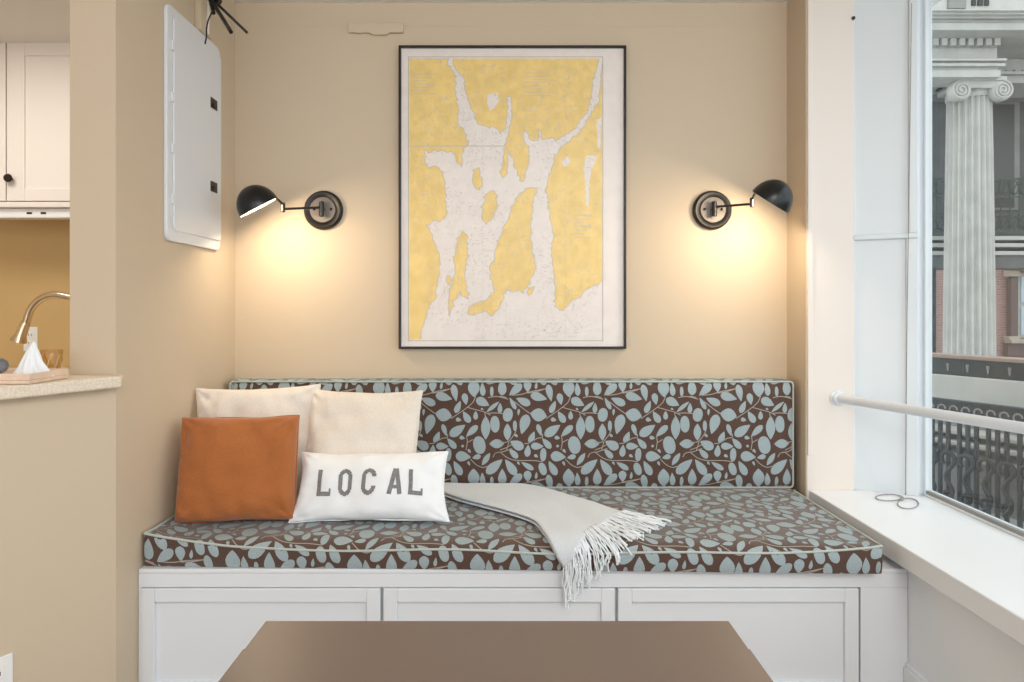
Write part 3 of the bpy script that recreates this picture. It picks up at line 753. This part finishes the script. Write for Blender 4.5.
# ------------------------------------------------------------------ pass-through ledge and what stands on it
zl = EYE - .19; F0 = Vector((-1.0546, 1.868))
F1 = F0 + Vector((dx, dy)) * 1.45
ledge = MB().prism([(F0.x, F0.y), (F0.x - .012, F0.y + .0345), (-1.217, YJ - .001), (-1.217, 1.95), (-2.15, 1.95), (-2.15, F1.y), (F1.x, F1.y)][::-1], zl - .032, zl)
tag(ledge.build('countertop_ledge', M_stone, bevel=.006, bseg=3), 'cream speckled stone ledge of the kitchen pass-through', 'countertop')
# tray
ta = P(60, 378, 1.80); tray_y0, tray_y1 = 1.665, 1.815
tx = -1.165; trr = thing('serving_tray', 'pale wooden tray on the stone ledge', 'tray', (tx - .11, 1.75, zl))
MB().box((tx - .22, tray_y0, zl + .0005), (tx, tray_y1, zl + .010)).build('tray_base', M_tray, trr, bevel=.002)
rim = MB().box((tx - .22, tray_y0, zl + .010), (tx, tray_y0 + .008, zl + .026)).box((tx - .22, tray_y1 - .008, zl + .010), (tx, tray_y1, zl + .026)).box((tx - .008, tray_y0 + .008, zl + .010), (tx, tray_y1 - .008, zl + .026)).box((tx - .22, tray_y0 + .008, zl + .010), (tx - .212, tray_y1 - .008, zl + .026))
rim.build('tray_rim', M_tray, trr, bevel=.002)
# folded cloth standing in a peak
pk = P(31, 342, 1.745); mb = MB()
cxn = pk.x; ztr = zl + .011
def cloth(u, v):
    ang = 2 * PI * u
    rad = (.040 + .008 * math.sin(3 * ang + .6) + .006 * math.sin(7 * ang)) * (1 - v) ** 1.15 + .004
    z = ztr + (pk.z - ztr) * v ** .95
    f = .006 * math.sin(9 * ang + 5 * v) * (1 - v)
    return Vector((cxn - .004 + .010 * v + (rad + f) * math.cos(ang) * .95, 1.745 + (rad + f) * math.sin(ang) * .7, z))
mb.grid(cloth, 72, 16)
tag(mb.build('napkin', M_cotton, smooth='all', merge=True), 'white cloth napkin pulled to a peak on the tray', 'napkin')
mb = MB(); c = Vector((pxX(-1, 1.72), 1.705, zl + .03))
sphere(mb, c + Vector((0, 0, .012)), .030, 20, .75)
tag(mb.build('pebble_ball', M_pebble, smooth=True), 'small grey round stone at the left end of the tray', 'stone')
# glass tumbler
gc = P(50.5, 372, 1.87); g = Vector((gc.x, 1.875, zl + .0005))
gb = MB().lathe([(.022, 0), (.024, .002), (.027, .07), (.0265, .072), (.0255, .07), (.0215, .006), (0, .005)], g, (0, 0, 1), 24)
gl = thing('glass_tumbler', 'small amber glass tumbler behind the tray on the ledge', 'glass', g)
gb.build('glass_wall', M_amber, gl, smooth=True)
rg = MB()
for k in range(8):
    a = 2 * PI * k / 8; rg.tube([g + Vector((math.cos(a) * .0262, math.sin(a) * .0262, .012)), g + Vector((math.cos(a + .5) * .0275, math.sin(a + .5) * .0275, .06))], .0013, 5)
rg.build('cut_ribs', M_brass, gl, smooth=True)

# ------------------------------------------------------------------ kitchen behind the pass-through
yk = 3.16
kz0 = EYE + (307 - 201) / F * yk; kz1 = EYE + (307 - 38) / F * yk
kc = thing('wall_cabinet', 'white shaker kitchen wall cabinet under the ceiling', 'cabinet', (-2.2, yk + .17, kz0))
MB().box((-2.85, yk + .02, kz0 - .002), (-1.24, 3.495, ZC - .012)).build('body', M_white_warm, kc)
xg = pxX(6, yk)
def kdoor(xa, xb, knobx):
    s = .082; m = MB().box((xa, yk, kz0), (xa + s, yk + .019, kz1)).box((xb - s, yk, kz0), (xb, yk + .019, kz1)).box((xa + s, yk, kz1 - s), (xb - s, yk + .019, kz1)).box((xa + s, yk, kz0), (xb - s, yk + .019, kz0 + .06))
    d_ = m.build('door', M_white_warm, kc, bevel=.003)
    MB().box((xa + s - .002, yk + .008, kz0 + .055), (xb - s + .002, yk + .014, kz1 - s + .002)).build('door_panel', M_white_warm, d_)
    kb = P(knobx, 179, yk)
    MB().lathe([(.006, 0), (.006, .014), (.016, .020), (.020, .027), (.016, .034), (0, .036)], kb, (0, -1, 0), 20).build('knob', M_knob, d_, smooth=True)
kdoor(xg + .003, xg + .50, 12); kdoor(xg - .50, xg - .003, -60)
MB().box((-2.85, yk + .004, kz0 - .028), (-1.24, yk + .03, kz0 - .003)).build('light_rail', M_white_warm, kc, bevel=.003)
ul = thing('under_cabinet_light', 'slim white light bar under the kitchen cabinet', 'light', (-2.1, yk + .06, kz0 - .03))
MB().box((-2.5, yk + .03, kz0 - .075), (-1.3, yk + .10, kz0 - .029)).build('housing', M_plastic, ul, bevel=.006)
for xx in (29.5, 43.5):
    q = P(xx, 213, yk + .03); MB().box((q.x - .012, yk + .027, q.z - .005), (q.x + .012, yk + .031, q.z + .004)).build('switch', M_knob, ul, bevel=.001)
# base counter and faucet
cnt = MB().box((-2.9, 2.86, .87), (-1.235, 3.495, .91))
tag(cnt.build('kitchen_counter', M_stone, bevel=.004), 'stone kitchen counter below the wall cabinet', 'countertop')
kb = thing('base_cabinet', 'white kitchen base cabinet under the stone counter', 'cabinet', (-2.1, 3.2, 0))
MB().box((-2.88, 2.92, .0), (-1.235, 3.49, .868)).build('body', M_white_warm, kb)
for xx in (-2.86, -2.33, -1.80):
    MB().box((xx, 2.90, .1), (xx + .51, 2.92, .85)).build('door', M_white_warm, kb, bevel=.003)
yfct = 3.05
fa = thing('kitchen_faucet', 'gooseneck kitchen faucet of warm brushed metal', 'faucet', (pxX(92, yfct), yfct, .91))
fb = P(92, 0, yfct).x
arc = [(fb, yfct, .915), (fb, yfct, 1.10)] + [tuple(P(a, b, yfct)) for a, b in ((88, 309), (80, 300), (68, 297), (56, 295), (45, 297), (36, 303), (30, 311), (27, 320), (25, 326))]
MB().tube(smooth_path(arc, 5), .0165, 14).build('spout', M_brass, fa, smooth=True)
MB().lathe([(.028, 0), (.028, .008), (.018, .018), (.017, .06)], (fb, yfct, .9105), (0, 0, 1), 20).build('base', M_brass, fa, smooth=True)
h0 = P(26, 322, yfct); h1 = P(18.5, 341, yfct)
MB().lathe([(.0175, 0), (.020, .01), (.023, (h1 - h0).length * .7), (.034, (h1 - h0).length), (.026, (h1 - h0).length + .004)], h0, h1 - h0, 20).build('spray_head', M_brass, fa, smooth=True)
MB().tube([(fb + .015, yfct - .01, .97), (fb + .07, yfct - .04, 1.0)], .006, 8).build('lever', M_brass, fa, smooth=True)
def outlet(name, label, c, u, nrm_, w_, h_, cat='outlet'):
    u = Vector(u).normalized(); nn = Vector(nrm_).normalized(); z = Vector((0, 0, 1)); r_ = thing(name, label, cat, c)
    def bx(w, h, d0, d1, cz=0):
        return MB().add([Vector(c) + u * (a * w / 2) + z * (cz + b * h / 2) + nn * e for e in (d0, d1) for a, b in ((-1, -1), (1, -1), (1, 1), (-1, 1))],
                        [(0, 3, 2, 1), (4, 5, 6, 7), (0, 1, 5, 4), (1, 2, 6, 5), (2, 3, 7, 6), (3, 0, 4, 7)])
    bx(w_, h_, 0, .005).build('cover_plate', M_plastic, r_, bevel=.002)
    for s in (-.022, .022):
        f_ = bx(.033, .030, .005, .0075, s).build('socket_face', M_plastic, r_, bevel=.001)
        for dd in (-.007, .007):
            MB().add([Vector(c) + u * (dd + a) + z * (s + b) + nn * e for e in (.0074, .0079) for a, b in ((-.0014, -.005), (.0014, -.005), (.0014, .005), (-.0014, .005))],
                     [(0, 3, 2, 1), (4, 5, 6, 7), (0, 1, 5, 4), (1, 2, 6, 5), (2, 3, 7, 6), (3, 0, 4, 7)]).build('slot', M_knob, f_)
outlet('wall_outlet', 'white outlet plate on the ochre kitchen wall behind the faucet', P(31, 339, 3.5), (1, 0, 0), (0, -1, 0), .072, .125)
wd_ = Vector((dx, dy, 0)).normalized(); wn = Vector((-wd_.y, wd_.x, 0)); wn = wn if wn.x > 0 else -wn
# far edge of the plate is seen at column 12; solve for its place along the splayed wall
k_ = (12 - CX) / F; tt = (k_ * YJ - XL) / (dx - k_ * dy); qe = Vector((XL + dx * tt, YJ + dy * tt, 0))
qc = qe + wd_ * .037 + wn * .0005; topz = EYE - (652 - CY) / F * qe.y
outlet('wall_outlet', 'white wall outlet low on the beige wall by the bench cabinet', (qc.x, qc.y, topz - .06), wd_, wn, .074, .12)

# ------------------------------------------------------------------ hand rail across the window
ra = P(838, 398, YC - .004); rbp = P(1024, 428.5, 1.93); dirr = (rbp - ra); dirr.z = 0; dirr.normalize(); tend = (XG - .03 - ra.x) / dirr.x
ra.z = rbp.z = .876
rl = thing('safety_rail', 'white tubular rail crossing in front of the window', 'rail', (ra.x, ra.y, ra.z))
MB().tube([ra + dirr * .004, ra + dirr * tend], .0172, 20).build('tube', M_railpaint, rl, smooth=True)
fl = MB().lathe([(.030, 0), (.030, .004), (.023, .007), (.022, .018), (.018, .020)], Vector((ra.x, YC, ra.z)), (0, -1, 0), 24)
flo = fl.build('flange', M_railpaint, rl, smooth=True)
for a_ in (.8, 2.9, 5.0):
    MB().lathe([(.004, 0), (.004, .002), (0, .0035)], Vector((ra.x + .0265 * math.cos(a_), YC - .004, ra.z + .0265 * math.sin(a_))), (0, -1, 0), 8).build('screw', M_railpaint, flo, smooth=True)
e = ra + dirr * tend
MB().box((e.x - .01, e.y - .03, e.z - .03), (e.x + .03, e.y + .03, e.z + .03)).build('end_bracket', M_railpaint, rl, bevel=.004)

# ------------------------------------------------------------------ blind cord
bcx = thing('hanging_string', 'thin grey blind cord hanging by the window and looped on the sill', 'cord', tuple(onz(905, 497, ZS)))
c0 = P(911.5, 3, 2.46); c1 = P(905.5, 496, 2.46); c1.z = ZS + .012
MB().tube(smooth_path([c0, P(909.5, 160, 2.46), P(907, 330, 2.46), c1], 6), .0015, 6).build('cord', M_cord, bcx, smooth=True)
def loop(cxp, cyp, rx, ry, ph):
    return [onz(cxp + rx * math.cos(a), cyp + ry * math.sin(a), ZS + .003) for a in [ph + 2 * PI * k / 28 for k in range(28)]]
MB().tube(loop(889, 497.5, 13.5, 3.2, 0), .002, 6, closed=True).tube(loop(908, 503.5, 10.5, 5.2, 0), .002, 6, closed=True).build('cord_loop', M_cord, bcx, smooth=True)
k = onz(902, 499, ZS + .006); MB().lathe([(.003, -.010), (.006, -.006), (.006, .006), (.003, .010)], k, (.5, .4, .5), 10).build('toggle', M_cord, bcx, smooth=True)
q = P(912, 1, 2.45)
tag(MB().box((q.x - .025, q.y - .02, ZC - .014), (q.x + .03, q.y + .02, ZC - .0005)).build('blind_bracket', M_cord, bevel=.002), 'small grey metal blind bracket at the top of the window', 'bracket')
q = P(854.5, 18.5, YC)
tag(MB().lathe([(.004, 0), (.007, .003), (.006, .008), (.0, .011)], q - Vector((.006, 0, 0)), (0, -1, 0), 12).build('wall_pin', M_black, smooth=True), 'tiny black pin high on the cream column', 'pin')

# ------------------------------------------------------------------ outside: street, railing, portico, brick house
S('ground', MB().box((1.9, -6, -1.4), (40, 40, -1.3)), M_ground)
def fdir(x_vp=175): 
    v = Vector(((x_vp - CX) / F, 1, 0)); return v.normalized()
Yf0 = 3.35; fa0 = Vector(((930 - CX) / F * Yf0, Yf0, 0)); fd = -fdir()          # heading towards the camera, to the right
fn_ = Vector((fd.y, -fd.x, 0)); fn_ = fn_ if fn_.y > 0 else -fn_
def fz(py): return EYE - (py - CY) / F * Yf0
def fbox(mb, s0, s1, z0, z1, d0, d1):
    v = []
    for z in (z0, z1):
        for s, d_ in ((s0, d0), (s1, d0), (s1, d1), (s0, d1)): v.append(fa0 + fd * s + fn_ * d_ + Vector((0, 0, z)))
    return mb.add(v, [(0, 3, 2, 1), (4, 5, 6, 7), (0, 1, 5, 4), (1, 2, 6, 5), (2, 3, 7, 6), (3, 0, 4, 7)])
S0, S1 = -.5, 1.5
tag(fbox(MB(), S0, S1, -1.3, fz(510) , -.25, .22).build('stoop_wall', M_extmid, bevel=.005), 'grey stone stoop wall under the iron railing outside', 'wall')
fe_ = thing('iron_railing', 'black ornate iron railing just outside the window', 'railing', tuple(fa0 + Vector((0, 0, fz(510)))))
fbox(MB(), S0, S1, fz(415), fz(397), -.02, .02).build('top_band', M_iron, fe_, bevel=.003)
om = MB(); s = S0 + .02
while s < S1:
    c = fa0 + fd * s + fn_ * -.022 + Vector((0, 0, fz(406)))
    om.tube([c + fd * (.018 * math.cos(a)) + Vector((0, 0, .018 * math.sin(a))) for a in [2 * PI * k / 10 for k in range(8)]], .004, 5); s += .055
om.build('band_scrolls', M_extmid, fe_, smooth=True, kind='stuff', label='pale scroll ornaments along the band')
s = S0; k = 0
while s < S1:
    q = fa0 + fd * s
    if k % 4 != 3: MB().tube([q + Vector((0, 0, fz(509))), q + Vector((0, 0, fz(414)))], .0105, 8).build('bar', M_iron, fe_, smooth=True)
    s += .038 if k % 4 != 3 else .014; k += 1
s = S0; k = 0
while s < S1:
    c = fa0 + fd * s + fn_ * -.015
    m = MB()
    m.tube([c + fd * (.032 * math.cos(a)) + Vector((0, 0, fz(455) + .034 * math.sin(a))) for a in [-.9 + (PI + 1.8) * j / 12 for j in range(13)]], .0105, 6)
    m.tube(smooth_path([c + fd * .028 + Vector((0, 0, fz(458))), c + fd * -.01 + Vector((0, 0, fz(472))), c + fd * .022 + Vector((0, 0, fz(485))), c + fd * -.012 + Vector((0, 0, fz(497)))], 4), .010, 6)
    m.tube([c + fd * (.02 * math.cos(a)) + Vector((0, 0, fz(490) + .022 * math.sin(a))) for a in [2 * PI * j / 10 for j in range(10)]], .009, 6, closed=True)
    m.build('scroll', M_iron, fe_, smooth=True); s += .085; k += 1
# parapet behind the railing
Yp = .55
pr = thing('stone_parapet', 'pale stone parapet with a dark carved band behind the railing', 'parapet', tuple(fa0 + fn_ * Yp + Vector((0, 0, -1.3))))
def pz(py): return EYE - (py - CY) / F * (Yf0 + Yp * .95)
fbox(MB(), -1.2, 2.2, pz(399), pz(374), Yp, Yp + .12).build('stone_band', M_ext, pr, bevel=.006)
fbox(MB(), -1.2, 2.2, pz(374), pz(357.5), Yp + .02, Yp + .10).build('carved_band', M_iron, pr, bevel=.004)
fbox(MB(), -1.2, 2.2, pz(357.5), pz(354), Yp, Yp + .12).build('coping', M_walnut, pr, bevel=.003)
om = MB(); s = -1.2
while s < 2.2:
    c = fa0 + fd * s + fn_ * (Yp + .018) + Vector((0, 0, pz(366))); om.tube([c + Vector((0, 0, -.022)), c + Vector((0, 0, .02))], [.004, .009], 6); s += .105
om.build('carved_drops', M_extmid, pr, smooth=True, kind='stuff')
fbox(MB(), -1.2, 2.2, -1.3, pz(399), Yp + .03, Yp + .10).build('lower_wall', M_extmid, pr)
st = MB()
for j, py in enumerate((424, 434, 446)): fbox(st, -1.2, 2.2, pz(py + 4), pz(py), Yp - .10 - .02 * j, Yp + .03)
st.build('ledges', M_ext, pr, bevel=.004)

# portico
Yc = 11.0
def ez(py, Y): return EYE + (CY - py) / F * Y
po = thing('portico', 'white classical portico with a fluted column across the street', 'building', (7.5, Yc, -1.3))
xcol = (969 - CX) / F * Yc; rad = .36
ztopc = ez(98, Yc)
mb = MB(); nfl = 22; ringn = nfl * 6; zs = [-1.3 + (ztopc + 1.3) * k / 12 for k in range(13)]
vs = []
for z in zs:
    f = (z + 1.3) / (ztopc + 1.3); rr_ = rad * (1.03 - .17 * f ** 1.5)
    for k in range(ringn):
        a = 2 * PI * k / ringn; ph = (k % 6) / 6
        r2 = rr_ * (1 - .17 * math.sin(PI * min(1, ph * 1.25)) if ph < .8 else 1)
        vs.append((xcol + r2 * math.cos(a), Yc + r2 * math.sin(a), z))
fs = [(j * ringn + k, j * ringn + (k + 1) % ringn, (j + 1) * ringn + (k + 1) % ringn, (j + 1) * ringn + k) for j in range(12) for k in range(ringn)]
mb.add(vs, fs); cl = mb.build('column', M_ext, po)
cap = MB(); yc_ = Yc - .42
zc_ = ez(90, yc_)
cap.lathe([(.31, -.05), (.33, -.02), (.33, .02), (.33, .06), (.30, .14)], (xcol, Yc, ztopc), (0, 0, 1), 32)
xl_ = (961.5 - CX) / F * yc_; xr_ = (1003 - CX) / F * yc_
for xx, sg in ((xl_, 1), (xr_, -1)):
    cap.lathe([(.15, 0), (.16, .02), (.16, .12), (.15, .14)], (xx, yc_, zc_), (0, 1, 0), 28)
    sp = []
    for k in range(52):
        a = PI / 2 + sg * k * .32; rr_ = .15 * (1 - k / 58)
        sp.append((xx + rr_ * math.cos(a), yc_ - .012, zc_ + rr_ * math.sin(a)))
    cap.tube(sp, .016, 6)
cap.box((xl_, yc_ + .01, zc_ + .04), (xr_, yc_ + .25, zc_ + .15)); cap.box((xl_ - .05, yc_ - .02, zc_ + .15), (xr_ + .05, yc_ + .3, zc_ + .21))
cap.build('capital', M_ext, cl, smooth=True)
ye = 10.45; xend = (1001 - CX) / F * ye
ent = MB()
def band(mb, py0, py1, Y, xa, xb, dep=.5): mb.box((xa, Y, ez(py1, Y)), (xb, Y + dep, ez(py0, Y)))
for (a, b, Y) in ((70, 77, ye), (66, 70, ye + .05), (63, 66, ye - .02), (60.5, 63, ye + .03), (58, 60.5, ye - .05), (46, 58, ye + .08)):
    band(ent, a, b, Y, 5.2, xend + (0.06 if Y < ye else 0))
for (a, b, Y) in ((78, 83, ye + .75), (74, 78, ye + .80), (71, 74, ye + .72), (50, 71, ye + .85)):
    band(ent, a - 0, b, Y, xend, 13, .8)
ent.build('entablature', M_ext, po, bevel=.006)
cor = MB()
for (a, b, Y) in ((22.5, 30, ye - .34), (18, 22.5, ye - .30), (14, 18, ye - .38), (9.5, 14, ye - .46), (9, 10.5, ye - .52)): band(cor, a, b, Y, 4.6, 13, 3)
cor.build('cornice', M_ext, po, bevel=.01)
band(MB(), 30, 46, ye + .12, 4.8, 13, 2.2)
zt0 = ez(45, ye - .05); zt1 = ez(38, ye - .05); fr_ = MB().box((5.0, ye + .10, zt0 - .05), (xend, ye + 2, ez(30, ye - .34))).box((xend, ye + .95, zt0 - .25), (13, ye + 2, ez(30, ye - .34))); fr_.build('frieze', M_extmid, po)
x = 5.2; dn = MB()
while x < xend: dn.box((x, ye - .05, zt0), (x + .085, ye + .11, zt1)); x += .135
while x < 10: dn.box((x, ye + .80, zt0 - .18), (x + .085, ye + .96, zt1 - .18)); x += .135
dn.build('dentils', M_ext, po, kind='stuff', label='row of small white dentil blocks')
up = MB().box((4.6, ye + .3, ez(9, ye) + .05), (13, ye + 1.2, 9)); up.build('upper_storey', M_ext, po)
for k, xx in enumerate((973, 979, 986)):
    a = P(xx, 4, ye + .3); MB().box((a.x - .03, ye + .27, a.z - .03), (a.x + .03 + .02 * (k == 1), ye + .31, a.z + .06)).build('attic_opening', M_iron, po)
a = P(947, 3, ye + .3); b = P(965, 3, ye + .3); MB().box((a.x, ye + .26, a.z - .1), (b.x, ye + .31, a.z + .5)).build('attic_panel', M_extmid, po, bevel=.01)
# shaded wall behind the columns, with tall windows
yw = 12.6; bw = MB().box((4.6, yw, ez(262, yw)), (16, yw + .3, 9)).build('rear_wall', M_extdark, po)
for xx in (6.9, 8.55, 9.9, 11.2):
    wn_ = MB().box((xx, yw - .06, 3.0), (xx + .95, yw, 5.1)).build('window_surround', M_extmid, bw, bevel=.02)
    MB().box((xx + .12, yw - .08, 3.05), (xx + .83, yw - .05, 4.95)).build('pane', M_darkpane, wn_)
band_ = MB(); 
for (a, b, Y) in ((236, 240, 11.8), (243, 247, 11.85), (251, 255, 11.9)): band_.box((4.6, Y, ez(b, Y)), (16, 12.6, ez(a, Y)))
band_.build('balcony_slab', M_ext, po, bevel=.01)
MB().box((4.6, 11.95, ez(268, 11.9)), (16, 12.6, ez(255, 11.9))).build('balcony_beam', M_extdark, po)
gr = MB(); yg = 11.85; zg0, zg1 = ez(232, yg), ez(178, yg)
gr.box((4.6, yg - .015, zg1 - .03), (14, yg + .015, zg1)).box((4.6, yg - .015, zg0), (14, yg + .015, zg0 + .03)).box((4.6, yg - .01, zg0 + .32), (14, yg + .01, zg0 + .34)).box((4.6, yg - .01, zg1 - .34), (14, yg + .01, zg1 - .32))
x = 6.4
while x < 10.5:
    gr.tube([(x, yg, zg0), (x, yg, zg1)], .011, 5)
    for zc0 in (zg0 + .16, zg1 - .17):
        gr.tube([(x + .08 + .07 * math.cos(a), yg, zc0 + .12 * math.sin(a)) for a in [2 * PI * j / 8 for j in range(8)]], .012, 4, closed=True)
        gr.tube([(x, yg, zc0 - .14), (x + .16, yg, zc0 + .14)], .009, 4)
    x += .16
gr.build('balcony_railing', M_irongreen, po, kind='stuff', label='green iron lattice of the balcony')
MB().tube([P(933, 268, 12.1), P(933, 420, 12.1)], .05, 10).build('thin_post', M_iron, po, smooth=True, label='dark thin iron post')

# brick house further off
yb = 20.0
bh = thing('brick_house', 'pink brick house with a sandstone-framed window beyond the portico', 'building', (14, yb, -1.3))
MB().box((8, yb, -1.3), (26, yb + 4, 7)).build('brick_wall', M_brick, bh)
def bxp(xa, ya, xb, yb_, d0, d1, name, m, par=bh, bev=.02):
    a = P(xa, ya, yb); b = P(xb, yb_, yb); return MB().box((a.x, yb - d1, b.z), (b.x, yb - d0, a.z)).build(name, m, par, bevel=bev)
bxp(1003, 268, 1090, 271, 0, .35, 'window_hood', M_sand)
bxp(1003, 271, 1014, 277, 0, .25, 'pilaster_capital', M_sand)
bxp(1006.5, 277, 1014, 336, 0, .18, 'shutter', M_shutter)
bxp(1003, 336, 1014, 340, 0, .25, 'pilaster_base', M_sand)
wfr = bxp(1014.5, 273, 1062, 338, 0, .10, 'window_frame', M_ext)
for (ya, yb2) in ((277, 303), (307, 335)): bxp(1018, ya, 1058, yb2, .09, .12, 'pane', M_extwin, wfr)
bxp(1004, 339, 1070, 343, 0, .3, 'window_sill', M_sand)
bxp(1003, 343, 1070, 356, 0, .2, 'apron_panel', M_shutter)
